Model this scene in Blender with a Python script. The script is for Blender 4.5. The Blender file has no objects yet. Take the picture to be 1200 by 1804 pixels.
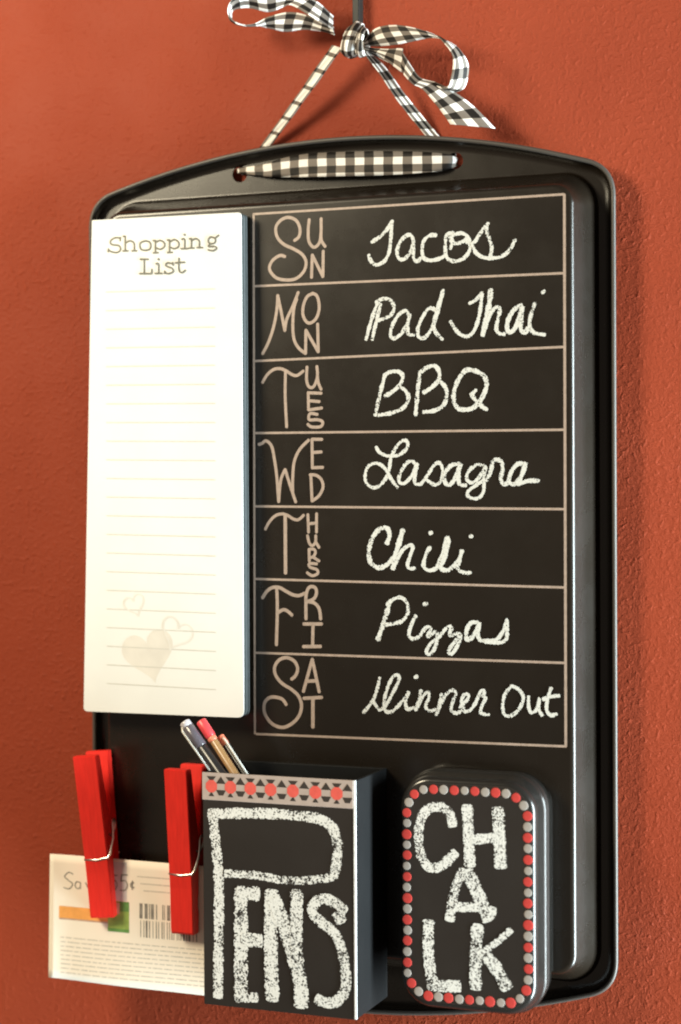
import bpy, bmesh, math, random
from mathutils import Vector, Matrix

sc = bpy.context.scene
COL = sc.collection
MM = 0.001
random.seed(4)

# ------------------------------------------------------------------ camera
cam_d = bpy.data.cameras.new('camera')
cam = bpy.data.objects.new('camera', cam_d)
COL.objects.link(cam)
cam_d.sensor_fit = 'HORIZONTAL'
cam_d.sensor_width = 36.0
cam_d.lens = 99.0
cam_d.clip_start = 0.02
cam_d.clip_end = 50
_r = Vector((0.93042993, 0.36643244, -0.00523552))
_u = Vector((0.0000743457, 0.0140976, 0.99990062))
_f = Vector((-0.36646983, 0.93033786, -0.0130896))
m = Matrix.Identity(4)
for i in range(3):
    m[i][0] = _r[i]; m[i][1] = _u[i]; m[i][2] = -_f[i]
m.translation = Vector((0.28804528, -0.75024556, 0.01028842))
cam.matrix_world = m
cam_d.dof.use_dof = True
cam_d.dof.focus_distance = 0.775
cam_d.dof.aperture_fstop = 9.0
sc.camera = cam
sc.cycles.filter_width = 2.0

# ------------------------------------------------------------------ room light (indoor close-up: two soft lamps + dim room)
w = bpy.data.worlds.new('World'); sc.world = w; w.use_nodes = True
bg = w.node_tree.nodes['Background']
bg.inputs[0].default_value = (1.0, 0.81, 0.64, 1)
bg.inputs[1].default_value = 0.19

def area(name, loc, target, sx, sy, power, col):
    d = bpy.data.lights.new(name, 'AREA'); d.shape = 'RECTANGLE'; d.size = sx; d.size_y = sy
    d.energy = power; d.color = col
    o = bpy.data.objects.new(name, d); COL.objects.link(o)
    o.location = loc
    o.rotation_euler = (Vector(target) - Vector(loc)).to_track_quat('-Z', 'Y').to_euler()
    return o
area('ceiling_lamp_light', (-0.52, -0.60, 0.43), (-0.20, 0, 0.14), 0.26, 0.26, 10.8, (1.0, 0.87, 0.62))
area('window_light', (1.20, -0.19, -0.42), (0.0, 0, -0.12), 0.32, 1.5, 112.0, (0.82, 0.97, 1.0))

vs = sc.view_settings
vs.view_transform = 'Standard'; vs.look = 'None'; vs.exposure = 0.0; vs.gamma = 1.0
try: vs.use_curve_mapping = False
except Exception: pass

# ------------------------------------------------------------------ data (millimetres on the face of each thing: X right, Z up)
WORDS = {
'Tacos': [([(14.6,112.3),(17.7,113.9),(21.3,117.0),(23.7,120.5)],1.83),([(23.7,120.6),(23.3,116.2),(22.9,111.7),(22.1,107.3),(20.1,104.1),(16.5,102.7),(14.1,104.7),(13.3,107.0)],1.83),([(33.1,111.6),(32.0,114.2),(29.6,114.0),(26.8,111.2),(25.8,107.1),(27.2,104.5),(30.0,105.3),(32.3,108.6),(33.1,111.9),(32.9,108.2),(33.1,104.5),(34.7,103.3),(36.2,104.7)],1.83),([(42.9,113.6),(40.6,113.7),(37.8,112.0),(36.8,108.4),(37.4,104.7),(40.5,103.4),(44.4,104.0),(46.4,105.0)],1.83),([(50.3,114.3),(47.6,113.4),(46.8,109.0),(47.5,104.2),(50.6,102.6),(54.5,103.5),(57.2,106.6),(57.2,110.7),(55.3,113.3),(52.2,113.8),(49.1,112.2),(50.6,109.9),(53.7,110.1),(56.0,111.4)],1.83),([(48.7,112.6),(49.9,111.0),(49.1,107.8)],1.83),([(56.0,110.0),(59.1,109.8),(61.8,113.3),(65.2,117.2)],1.83),([(65.2,117.2),(64.5,114.6),(65.6,110.9),(66.7,107.2),(65.9,103.6)],1.83),([(58.3,109.5),(59.8,105.8),(62.9,103.6),(67.1,103.0),(71.2,103.7),(74.3,106.1),(76.5,110.0)],1.83)],
'Pad Thai': [([(17.6,87.8),(15.6,83.4),(14.0,79.0),(11.9,71.9)],1.83),([(18.4,86.3),(17.2,81.8),(16.0,77.4),(14.7,71.8)],1.83),([(16.4,87.1),(19.2,88.5),(22.4,88.0),(24.3,85.3),(23.5,82.3),(20.8,80.6),(16.8,79.6)],1.83),([(31.0,80.9),(29.5,83.2),(26.3,81.5),(23.5,77.1),(22.7,73.4),(24.3,72.0),(27.4,73.7),(29.8,77.3),(31.2,81.3),(30.4,76.9),(30.6,73.5),(33.0,73.1)],1.83),([(42.8,82.7),(40.0,83.9),(37.3,81.1),(34.9,76.0),(35.1,72.3),(37.6,71.8),(40.4,74.7),(42.8,80.1),(44.7,86.7),(45.9,91.0)],1.83),([(45.5,90.3),(43.5,83.8),(41.8,77.9),(42.3,74.2),(45.4,70.8)],1.83),([(57.1,85.1),(59.8,86.4),(62.4,89.2)],1.83),([(62.4,89.2),(61.9,83.8),(60.9,78.7),(58.9,73.7),(55.9,71.6),(52.0,73.5),(48.9,78.0)],1.83),([(66.2,90.2),(65.5,84.4),(63.9,77.1),(62.7,72.0)],2.59),([(63.9,74.9),(65.8,80.0),(68.5,83.1),(70.0,82.0),(69.0,77.7),(68.5,74.0),(70.0,72.2),(71.9,72.1)],1.83),([(79.1,83.4),(76.0,81.8),(73.4,77.5),(73.2,73.5),(75.3,73.1),(77.5,76.6),(79.4,82.7),(79.0,78.0),(78.8,73.7),(80.5,72.5),(82.0,74.3)],2.21),([(84.7,83.9),(83.2,80.0),(82.4,75.7),(83.9,72.4),(88.7,71.2)],1.83),([(87.8,88.1),(88.6,88.8)],1.83)],
'BBQ': [([(20.2,57.0),(18.2,50.0),(15.8,40.3)],1.98),([(19.8,56.7),(22.6,58.1),(26.2,58.1),(28.1,56.1),(26.9,52.8),(23.4,49.9),(20.2,48.1)],1.98),([(26.5,52.0),(29.3,50.1),(30.5,47.1),(28.5,43.4),(23.7,41.3),(17.4,40.3)],1.98),([(35.6,57.7),(34.6,50.3),(33.6,40.0)],1.98),([(35.5,57.4),(38.8,59.5),(41.9,60.1),(43.8,57.9),(43.8,54.5),(40.7,51.3),(37.1,49.2)],1.98),([(43.4,54.2),(46.1,51.9),(47.3,48.2),(45.7,43.8),(41.8,41.7),(37.1,41.2)],1.98),([(59.6,57.4),(55.8,58.0),(52.7,55.0),(50.5,50.0),(50.2,45.6),(51.9,42.6),(55.7,41.8),(59.6,43.2),(62.6,47.1),(64.3,51.8),(63.0,55.5),(58.9,57.8)],2.21),([(57.7,48.3),(59.6,45.4),(62.6,42.7),(64.3,41.7)],1.98),([(57.9,48.0),(59.7,49.7)],1.98)],
'Lasagna': [([(16.1,27.1),(17.7,24.8),(21.2,23.3),(26.0,23.6),(29.6,26.2),(30.0,28.8),(28.4,29.7),(25.6,27.7),(22.8,22.9),(22.0,18.4),(20.8,14.7),(18.0,11.3),(14.8,10.1),(12.0,11.8),(11.2,15.5),(12.8,19.2),(16.4,20.3),(20.0,18.1),(22.8,13.6),(25.5,10.2)],1.68),([(34.2,17.9),(32.3,20.9),(29.5,20.2),(26.8,16.1),(26.1,12.8),(28.3,11.8),(31.5,14.6),(34.2,19.8),(33.2,15.0),(33.2,11.8),(35.8,11.5)],1.68),([(35.8,11.5),(38.5,14.9),(41.7,19.4),(44.0,20.1),(45.2,17.5),(44.8,13.4),(42.0,11.2),(37.8,13.5)],1.68),([(52.5,19.6),(49.4,19.3),(46.7,16.7),(45.9,13.1),(47.9,11.0),(50.6,13.8),(52.9,19.6),(52.1,15.2),(52.5,11.5),(55.2,10.9)],2.06),([(62.9,18.8),(59.8,19.2),(56.4,16.6),(55.6,13.7),(57.5,11.9),(60.6,13.7),(63.6,18.4),(62.9,13.7),(62.8,8.6),(60.5,5.6),(56.7,6.0),(56.0,8.2),(59.4,10.8),(63.2,13.3)],1.68),([(64.0,12.9),(65.9,16.6),(67.1,20.9),(70.1,20.6),(70.9,17.3),(70.1,13.6),(71.2,11.3),(73.9,12.1)],2.06),([(80.3,19.4),(77.3,19.4),(74.7,16.5),(73.5,12.5),(75.8,11.3),(78.8,14.7),(80.7,20.1),(78.4,13.6),(77.3,11.5),(81.4,12.5),(85.9,12.6)],2.06)],
'Chili': [([(20.7,-13.1),(21.9,-9.7),(20.7,-6.8),(17.5,-7.1),(14.3,-10.9),(12.7,-16.1),(13.4,-21.0),(17.0,-23.2),(21.0,-21.7),(23.4,-19.1)],2.29),([(27.8,-7.5),(26.2,-12.3),(24.6,-17.6),(23.4,-23.5)],2.59),([(24.6,-21.3),(27.4,-16.0),(30.6,-13.8),(32.1,-14.5),(30.9,-18.2),(29.7,-22.0),(30.9,-23.4),(32.9,-23.3)],1.91),([(39.6,-14.5),(37.6,-18.2),(36.8,-22.3),(39.1,-24.1),(42.2,-23.3)],1.91),([(39.5,-8.7),(40.5,-8.5)],1.83),([(42.2,-23.3),(44.6,-18.9),(46.2,-13.7),(47.0,-10.3),(47.4,-12.9),(45.8,-18.9),(44.2,-22.9),(46.9,-24.0),(50.0,-22.1)],2.29),([(50.0,-22.1),(52.4,-18.8),(53.5,-15.5),(52.4,-19.5),(51.6,-23.2),(53.9,-24.8),(57.0,-24.8)],1.91),([(56.9,-10.1),(57.8,-9.8)],1.83)],
'Pizzas': [([(21.7,-37.5),(19.7,-44.2),(16.5,-53.2)],2.37),([(20.5,-38.6),(23.3,-36.3),(26.9,-35.5),(29.6,-38.1),(29.6,-42.2),(27.2,-45.2),(23.3,-46.4),(20.1,-46.9)],1.83),([(33.2,-42.9),(31.2,-47.0),(30.2,-51.1),(32.3,-52.5),(35.5,-51.0)],1.83),([(37.0,-38.1),(38.0,-37.8)],2.44),([(35.1,-51.0),(37.8,-47.6),(39.8,-47.9),(38.6,-51.3),(42.1,-49.3),(42.5,-51.9),(41.7,-55.6),(39.4,-58.7),(37.8,-57.6),(39.8,-54.2),(43.7,-51.1)],1.83),([(43.7,-51.1),(46.8,-47.4),(48.7,-47.3),(48.0,-50.7),(51.4,-49.9),(52.6,-50.9),(51.4,-54.6),(48.7,-58.4),(47.5,-57.0),(49.5,-54.0),(53.0,-50.2)],1.83),([(59.9,-45.2),(57.2,-45.3),(55.3,-48.3),(55.3,-52.0),(57.6,-51.2),(59.9,-47.5),(60.9,-45.2),(59.9,-49.7),(61.0,-52.4)],2.14),([(61.0,-52.4),(65.2,-52.5),(68.7,-51.3),(71.0,-47.9),(72.5,-43.9),(72.5,-47.5),(72.1,-51.6),(69.0,-53.1),(63.3,-52.9)],1.83)],
'Dinner Out': [([(17.2,-69.1),(15.9,-74.4),(13.9,-79.0),(9.9,-84.0)],1.68),([(14.2,-78.9),(15.5,-80.8),(17.1,-82.6)],1.68),([(17.1,-82.6),(19.9,-80.6),(22.7,-75.6),(25.7,-69.9),(25.1,-67.7),(22.8,-68.9),(20.3,-74.2),(19.1,-79.5),(19.9,-82.8),(22.3,-83.1),(25.5,-80.4),(29.8,-75.4)],1.68),([(29.9,-74.6),(28.6,-78.8),(29.4,-81.7),(32.2,-80.9)],1.68),([(32.8,-68.4),(33.7,-68.0)],2.14),([(35.4,-73.7),(34.6,-77.4),(33.0,-82.0)],1.68),([(33.4,-81.6),(36.1,-76.3),(38.5,-74.3),(38.9,-76.5),(37.4,-80.3),(39.2,-82.1),(41.6,-81.3)],1.68),([(44.3,-74.9),(43.5,-78.6),(42.0,-83.5)],1.68),([(42.4,-82.7),(45.9,-75.5),(49.0,-73.2),(50.5,-74.6),(49.0,-78.4),(48.6,-81.7),(51.3,-82.4),(54.0,-80.0)],1.68),([(52.1,-80.1),(55.2,-77.1),(56.0,-74.8),(54.0,-74.9),(52.9,-77.9),(54.0,-81.5),(56.7,-81.0),(59.0,-78.0)],1.68),([(59.0,-78.0),(61.0,-73.5),(62.5,-72.8),(62.5,-75.0),(60.9,-75.0),(63.2,-75.7),(61.7,-79.0),(61.3,-82.0),(64.7,-82.6)],1.68),([(74.3,-70.5),(71.6,-73.9),(70.5,-78.3),(71.2,-82.3),(74.2,-82.6),(77.6,-79.5),(79.2,-75.1),(77.3,-71.9),(74.3,-70.5)],1.68),([(81.4,-74.6),(81.4,-78.6),(82.5,-81.1),(84.8,-79.6),(85.9,-75.2),(85.5,-79.2),(87.0,-82.0)],1.68),([(90.8,-70.7),(89.3,-75.4),(88.9,-79.8),(90.7,-81.8),(93.0,-81.2)],1.68),([(87.4,-75.5),(90.8,-74.3),(94.1,-73.8)],1.68)]}
DAYS = {
'SUN': [([(-20.3,114.8),(-18.2,116.3),(-17.7,119.5),(-19.2,123.0),(-22.7,124.7),(-26.2,123.9),(-28.7,121.0),(-28.2,116.8),(-25.2,113.5),(-20.7,111.3),(-16.9,108.9),(-15.0,105.6),(-15.9,101.8),(-19.4,98.8),(-23.9,98.3),(-28.8,99.5),(-31.8,103.2),(-30.5,106.7),(-27.0,108.8),(-24.6,108.2)],1.51),([(-13.4,123.3),(-13.9,118.9),(-13.6,114.1),(-11.4,111.5),(-8.9,113.2),(-8.1,117.3),(-8.0,123.4)],1.51),([(-8.1,117.3),(-7.9,114.2),(-6.2,111.5)],1.51),([(-12.5,98.8),(-12.1,108.3)],1.51),([(-12.1,108.3),(-7.3,98.9)],1.51),([(-7.3,98.9),(-7.1,109.7)],1.51)],
'MON': [([(-35.3,67.4),(-32.5,72.3),(-30.0,79.0),(-28.5,86.3),(-28.1,92.0)],1.51),([(-28.1,92.0),(-26.8,86.2),(-24.9,76.9)],1.51),([(-24.9,76.9),(-24.0,81.6),(-21.2,87.0),(-18.6,92.9)],1.51),([(-19.3,90.1),(-20.7,86.0),(-21.2,78.6),(-20.6,72.9),(-18.5,69.3),(-15.4,66.9)],1.51),([(-12.2,92.0),(-14.6,90.8),(-16.3,87.1),(-16.4,82.9),(-14.3,79.8),(-11.5,80.5),(-9.6,83.3),(-9.1,87.1),(-10.1,91.0),(-12.2,92.2)],1.51),([(-15.4,66.9),(-15.2,76.8)],1.51),([(-15.2,76.8),(-9.6,67.4)],1.51),([(-9.6,67.4),(-9.8,79.2)],1.51)],
'TUES': [([(-35.4,55.2),(-33.3,58.3),(-30.4,60.5),(-27.3,60.9),(-24.5,59.9),(-21.7,58.2),(-19.3,57.8),(-16.5,59.6)],1.45),([(-24.7,59.7),(-24.9,49.4),(-24.3,36.0)],1.45),([(-14.8,61.3),(-15.0,55.6),(-13.8,52.7),(-11.7,53.0),(-10.1,57.1),(-10.3,61.4)],1.45),([(-10.1,57.1),(-9.6,54.2),(-8.4,51.6)],1.45),([(-14.3,50.5),(-14.2,43.1)],1.45),([(-14.3,50.3),(-8.3,50.0)],1.45),([(-14.2,47.0),(-9.2,46.5)],1.45),([(-14.2,43.1),(-8.1,43.8)],1.45),([(-10.1,41.1),(-13.5,41.5),(-13.9,39.0),(-10.1,38.9),(-7.8,37.9),(-8.7,36.0),(-12.8,35.9),(-14.6,37.1)],1.45)],
'WED': [([(-37.3,28.9),(-35.9,29.2),(-33.8,30.3),(-31.3,27.9),(-30.0,22.1),(-29.0,15.0),(-28.2,4.3)],1.48),([(-28.2,4.3),(-27.2,13.3),(-25.1,18.1)],1.48),([(-25.1,18.1),(-23.0,11.7),(-20.3,4.2)],1.48),([(-21.7,8.5),(-21.6,14.9),(-20.9,21.3),(-18.4,26.4),(-14.2,30.4)],1.48),([(-12.7,30.8),(-12.6,18.7)],1.48),([(-12.7,30.7),(-8.1,30.6)],1.48),([(-12.6,25.1),(-8.4,25.3)],1.48),([(-12.8,18.7),(-7.8,18.8)],1.48),([(-13.3,15.8),(-12.8,4.6)],1.48),([(-13.7,15.7),(-10.9,15.5),(-8.5,13.6),(-7.8,10.4),(-9.6,6.9),(-12.8,4.6)],1.48)],
'THURS': [([(-34.5,-7.4),(-32.6,-4.2),(-29.8,-1.6),(-26.6,-0.8),(-23.8,-1.6),(-21.4,-3.0),(-19.0,-3.2),(-16.7,-1.3)],1.41),([(-25.2,-1.6),(-25.2,-26.0)],1.77),([(-14.8,-1.0),(-14.5,-8.6)],1.41),([(-10.8,-0.6),(-10.9,-8.6)],1.41),([(-14.6,-5.0),(-10.8,-4.6)],1.41),([(-15.0,-9.9),(-14.2,-13.1),(-12.8,-14.2),(-11.4,-12.8),(-11.2,-9.9)],1.41),([(-11.4,-12.4),(-9.7,-15.0)],1.41),([(-14.2,-20.8),(-14.3,-15.7)],1.41),([(-14.3,-15.8),(-12.1,-15.7),(-11.4,-17.2),(-12.5,-18.9),(-13.8,-19.2)],1.41),([(-12.5,-19.0),(-9.7,-20.7)],1.41),([(-10.8,-21.9),(-14.2,-21.8),(-13.9,-23.3),(-10.8,-24.3),(-10.4,-25.9),(-12.9,-26.9),(-15.3,-25.6)],1.41)],
'FRI': [([(-36.0,-36.7),(-33.8,-33.7),(-31.0,-32.1),(-27.9,-32.2),(-25.1,-33.6),(-21.9,-35.1),(-19.1,-35.4),(-16.4,-34.4)],1.61),([(-29.3,-32.7),(-29.1,-41.4),(-29.6,-56.6)],1.61),([(-28.6,-42.7),(-26.2,-41.5),(-24.1,-42.3),(-22.3,-43.8)],1.61),([(-15.9,-45.3),(-15.9,-38.9),(-15.7,-34.7),(-14.3,-31.8),(-11.8,-31.8),(-11.0,-34.0),(-12.2,-36.6),(-15.3,-37.9)],1.61),([(-15.0,-37.9),(-11.9,-38.5),(-9.8,-41.0),(-9.2,-45.2)],1.61),([(-17.0,-47.4),(-8.7,-47.2)],1.61),([(-12.7,-48.1),(-12.9,-56.1)],1.61),([(-17.2,-57.0),(-9.2,-56.7)],1.61)],
'SAT': [([(-22.7,-71.0),(-20.8,-69.3),(-19.9,-66.4),(-21.4,-63.3),(-24.9,-61.9),(-28.4,-63.0),(-30.5,-66.1),(-30.0,-69.6),(-27.1,-72.9),(-22.5,-75.5),(-19.4,-78.3),(-18.2,-82.1),(-19.5,-86.7),(-23.3,-90.3),(-27.5,-91.7),(-32.1,-90.1),(-35.2,-86.0),(-35.2,-81.5),(-32.7,-79.1),(-29.2,-79.0),(-26.8,-79.8),(-25.2,-81.9)],1.61),([(-17.3,-76.1),(-13.1,-62.2)],1.61),([(-13.1,-62.2),(-10.0,-76.0)],1.61),([(-15.4,-71.6),(-11.2,-71.3)],1.61),([(-17.1,-78.9),(-8.8,-78.2)],1.61),([(-12.9,-79.0),(-13.0,-91.0)],1.8)]}
PENS = [([(-42.7,-121.7),(-41.5,-132.3),(-40.0,-149.2),(-39.9,-166.1),(-40.7,-198.9)],4.54),([(-43.3,-123.3),(-30.3,-122.4),(-18.1,-121.8),(-3.0,-121.9),(5.9,-123.0),(10.7,-126.3),(12.7,-133.3),(12.1,-139.9),(10.5,-145.6)],4.31),([(10.5,-145.6),(4.6,-146.8),(-3.2,-147.9),(-12.2,-148.3),(-24.3,-147.2),(-37.2,-147.6)],3.38),([(-29.9,-153.5),(-30.0,-176.5),(-30.2,-197.3)],6.11),([(-31.1,-155.0),(-26.8,-154.7),(-21.9,-154.9)],5.53),([(-29.4,-174.0),(-20.8,-173.8)],5.53),([(-32.6,-198.2),(-22.8,-196.9)],4.08),([(-16.1,-153.0),(-16.6,-175.4),(-16.1,-197.7)],6.11),([(-15.3,-156.3),(-9.9,-169.3),(-4.0,-188.2),(-3.5,-199.2)],6.11),([(-5.0,-152.2),(-5.4,-166.1),(-4.9,-182.7)],5.36),([(16.1,-158.9),(11.7,-155.9),(6.9,-154.6),(2.8,-156.6),(1.6,-160.6),(5.7,-164.1),(11.6,-168.6),(14.5,-175.5),(15.9,-183.6),(15.6,-190.8),(11.4,-195.6),(6.1,-196.1),(3.1,-194.7)],4.31),([(12.5,-159.7),(14.3,-163.4)],4.95)]
CHALK = [([(55.8,-125.2),(54.7,-120.7),(51.1,-117.7),(46.2,-118.6),(42.6,-122.5),(41.4,-128.9),(41.9,-136.4),(44.9,-141.7),(49.1,-142.2),(53.4,-139.3),(57.0,-135.4)],3.88),([(61.8,-116.5),(62.4,-128.2),(62.9,-140.7)],4.55),([(74.6,-116.7),(75.1,-128.5),(75.6,-140.4)],4.97),([(63.6,-130.1),(73.6,-128.6)],3.94),([(60.2,-142.0),(56.3,-151.4),(54.2,-163.1)],3.88),([(61.7,-142.5),(65.8,-150.7),(70.5,-161.7)],5.34),([(55.7,-157.5),(65.8,-157.0),(73.5,-158.1)],3.64),([(45.4,-163.8),(45.4,-176.4),(47.1,-191.2)],4.85),([(46.5,-190.1),(58.5,-189.0)],4.97),([(66.1,-163.8),(65.2,-174.7),(65.1,-189.5)],4.97),([(79.9,-164.4),(74.0,-170.0),(68.1,-174.4)],2.67),([(68.7,-175.0),(74.0,-180.8),(78.1,-188.3)],5.16)]
TITLE = [([(-98.7,119.4),(-99.0,117.8)],0.75),([(-98.7,119.0),(-101.3,119.3),(-103.6,118.1),(-103.1,116.5),(-99.6,115.8),(-98.7,114.2),(-100.2,112.9),(-103.1,113.3),(-104.8,114.4)],0.75),([(-104.8,113.3),(-104.6,114.7)],0.75),([(-96.4,119.8),(-96.4,113.3)],0.75),([(-97.5,119.7),(-96.4,119.7)],0.75),([(-96.4,116.7),(-94.1,117.6),(-92.1,116.4),(-92.0,113.1)],0.75),([(-97.6,113.4),(-95.0,113.3)],0.75),([(-93.2,113.2),(-90.7,113.1)],0.75),([(-86.6,117.2),(-88.9,116.5),(-89.3,115.3),(-88.7,113.7),(-86.7,113.1),(-84.6,113.5),(-84.0,115.0),(-84.6,116.6),(-86.6,117.2)],0.75),([(-81.8,117.2),(-81.8,111.8)],0.75),([(-82.9,117.1),(-81.8,117.1)],0.75),([(-81.8,116.2),(-79.5,117.0),(-77.5,115.9),(-77.5,114.2),(-79.5,113.2),(-81.8,114.1)],0.75),([(-82.9,111.8),(-80.4,111.8)],0.75),([(-75.0,117.1),(-75.0,111.6)],0.75),([(-76.1,117.0),(-75.0,117.0)],0.75),([(-75.0,116.0),(-72.7,117.0),(-70.7,115.8),(-70.7,114.0),(-72.7,113.1),(-75.0,114.0)],0.75),([(-76.1,111.6),(-73.6,111.6)],0.75),([(-69.2,116.9),(-67.8,116.9),(-67.8,112.9)],0.75),([(-69.6,112.9),(-66.1,112.8)],0.75),([(-68.0,118.9),(-67.6,118.8)],1.0),([(-64.5,117.0),(-64.6,112.9)],0.75),([(-65.6,116.9),(-64.5,117.0)],0.75),([(-64.5,116.0),(-62.6,116.9),(-60.9,115.8),(-60.9,112.9)],0.75),([(-65.7,113.0),(-63.3,112.9)],0.75),([(-62.0,113.0),(-59.2,112.9)],0.75),([(-53.7,116.7),(-55.6,117.2),(-56.7,115.8),(-55.8,114.4),(-53.7,114.6),(-53.2,115.9),(-53.7,116.7)],0.75),([(-53.4,116.6),(-51.7,117.8)],0.75),([(-55.8,114.3),(-56.6,113.2),(-53.7,113.1),(-52.7,112.2),(-54.5,111.3),(-56.7,111.8)],0.75),([(-87.2,109.3),(-87.2,103.2)],0.75),([(-89.2,109.4),(-85.2,109.2)],0.75),([(-89.5,103.2),(-83.7,102.9)],0.75),([(-83.7,102.9),(-83.5,104.9)],0.75),([(-81.5,107.0),(-80.3,107.0),(-80.3,102.8)],0.75),([(-82.1,102.9),(-78.5,102.8)],0.75),([(-80.5,109.0),(-80.0,108.9)],1.0),([(-73.4,107.3),(-73.4,106.0)],0.75),([(-73.4,106.7),(-76.1,107.2),(-76.8,106.0),(-73.9,104.8),(-73.3,103.3),(-75.8,102.5),(-77.3,103.3)],0.75),([(-77.4,102.6),(-77.3,103.8)],0.75),([(-70.5,109.0),(-70.5,103.9),(-69.1,102.7),(-67.4,103.7)],0.75),([(-72.2,107.0),(-67.8,107.1)],0.75)]
COUPON = [([(-124.3,-159.5),(-126.4,-158.9),(-128.4,-160.8),(-126.5,-162.5),(-124.5,-163.9),(-126.1,-166.1),(-128.8,-165.8)],0.54),([(-120.8,-163.0),(-122.5,-162.8),(-123.2,-164.5),(-122.0,-165.8),(-120.6,-164.9)],0.54),([(-120.5,-162.9),(-120.6,-165.7)],0.54),([(-117.9,-162.8),(-116.5,-165.5)],0.54),([(-116.5,-165.5),(-115.1,-162.6)],0.54),([(-113.3,-163.9),(-110.5,-163.5),(-111.8,-162.4),(-113.3,-163.6),(-112.6,-165.1),(-110.5,-164.7)],0.54),([(-102.2,-158.5),(-105.0,-158.7)],0.54),([(-105.0,-158.7),(-105.3,-161.3)],0.54),([(-105.3,-161.3),(-103.3,-160.8),(-102.2,-162.6),(-103.4,-164.9),(-105.9,-165.2)],0.54),([(-97.2,-157.9),(-100.0,-158.1)],0.54),([(-100.0,-158.1),(-100.3,-160.9)],0.54),([(-100.3,-160.9),(-98.3,-160.5),(-97.2,-162.4),(-98.3,-164.6),(-100.7,-164.9)],0.54),([(-94.1,-161.1),(-95.2,-161.2),(-95.7,-162.4),(-95.1,-163.3),(-94.0,-163.1)],0.54),([(-94.8,-160.4),(-94.9,-164.1)],0.54)]
ROWS = [(127.03,127.06),(96.36,95.57),(64.44,66.1),(33.7,32.95),(2.43,1.13),(-28.63,-30.28),(-60.22,-60.58),(-95.01,-94.12)]
RIBBON = {
'left_loop': [((-5.4,10.2,210.0),(-5.0,12.0,203.8)),((-10.0,13.9,214.8),(-11.9,16.4,208.2)),((-14.7,17.6,217.4),(-22.0,16.4,214.6)),((-23.7,20.1,219.3),(-27.0,15.1,214.6)),((-32.3,21.3,220.4),(-33.9,13.9,213.5)),((-41.4,21.3,220.8),(-43.6,13.9,216.5)),((-47.4,20.7,219.5),(-48.9,13.9,216.2)),((-50.1,19.5,215.8),(-51.2,13.9,214.6)),((-50.2,17.6,211.6),(-50.9,13.3,211.8)),((-46.0,16.4,209.1),(-46.0,12.7,209.5)),((-39.1,15.1,209.2),(-40.2,11.4,209.0)),((-33.9,13.9,211.6),(-34.1,10.8,207.3)),((-24.4,13.3,212.9),(-27.5,10.2,205.4)),((-15.6,12.7,210.4),(-19.0,10.2,205.6)),((-9.2,12.0,206.8),(-10.5,10.2,203.8)),((-4.9,11.4,205.0),(-4.9,10.2,201.9))],
'right_loop': [((8.9,11.4,197.6),(9.5,12.0,195.4)),((14.9,13.9,202.0),(19.0,13.9,194.4)),((23.5,16.4,202.1),(28.1,16.4,194.0)),((32.8,18.2,199.8),(37.2,17.6,194.7)),((41.1,18.9,196.5),(43.4,18.9,194.3)),((46.8,18.9,193.2),(46.6,20.1,192.2)),((52.3,18.2,189.9),(50.2,20.7,187.2)),((55.8,17.0,184.2),(51.0,20.7,182.8)),((56.0,15.8,179.1),(49.9,20.1,177.6)),((53.1,13.9,173.7),(47.6,18.9,174.0)),((43.8,10.2,174.1),(39.1,13.3,176.6)),((32.8,8.3,179.8),(28.2,10.2,182.6)),((21.7,8.3,186.8),(18.9,8.9,190.2)),((9.1,9.6,193.8),(9.1,9.6,196.0))],
'tail': [((9.5,12.0,195.4),(9.2,11.4,193.6)),((18.4,13.9,193.2),(15.4,12.0,191.3)),((26.8,15.1,192.4),(25.5,13.3,183.5)),((28.0,16.4,190.1),(26.8,14.8,182.8)),((31.0,16.4,185.2),(28.5,15.8,180.6)),((35.4,15.8,179.4),(31.9,15.8,177.0)),((41.8,14.5,177.2),(35.8,15.4,174.8)),((48.9,13.3,173.1),(40.6,14.5,169.2)),((57.0,12.0,166.7),(44.2,13.3,164.2)),((66.1,11.4,156.9),(47.2,12.7,159.8))],
'left_strap': [((-5.9,11.0,197.7),(-1.0,11.7,195.7)),((-19.0,8.5,183.4),(-14.5,9.2,181.5)),((-31.3,4.7,171.3),(-27.1,5.1,169.7)),((-43.2,0.2,160.5),(-39.1,0.4,159.2)),((-49.7,-0.8,154.4),(-46.7,-0.8,153.2)),((-55.6,-0.6,150.3),(-52.9,-0.6,147.2))],
'right_strap': [((9.2,13.8,193.1),(10.6,8.9,193.5)),((14.9,11.0,184.6),(17.6,6.8,185.8)),((21.2,7.1,173.8),(25.6,4.7,174.4)),((31.6,0.8,159.0),(36.9,-0.8,159.0)),((37.3,-0.5,152.8),(42.4,-1,154.2)),((43.4,-0.6,146.6),(45.3,-0.8,149.5))],
'front_band': [((-55.0,0.5,150.2),(-54.6,0.5,148.1)),((-51.3,3,150.1),(-50.9,3.2,147.4)),((-39.7,4.6,150.9),(-39.4,4.8,145.2)),((-29.3,5,152.8),(-28.9,5.4,144.2)),((-17.0,5.2,153.7),(-16.8,5.8,143.4)),((7.9,5.2,152.7),(8.2,6,142.3)),((27.4,5,151.3),(27.5,5.4,141.9)),((39.7,4.6,149.8),(39.7,4.6,142.3)),((44.6,3.4,148.7),(44.1,3.4,143.3)),((46.2,0.5,148.2),(45.8,0.5,144.6))]}
PENTOP = [(-60.58,45,-87.67),(-54.38,42,-87.29),(-47.38,38,-93.93)]
PENRIM = [(-42.73,47,-108.63),(-37.64,44,-108.81),(-35.06,40,-109.25)]

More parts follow.
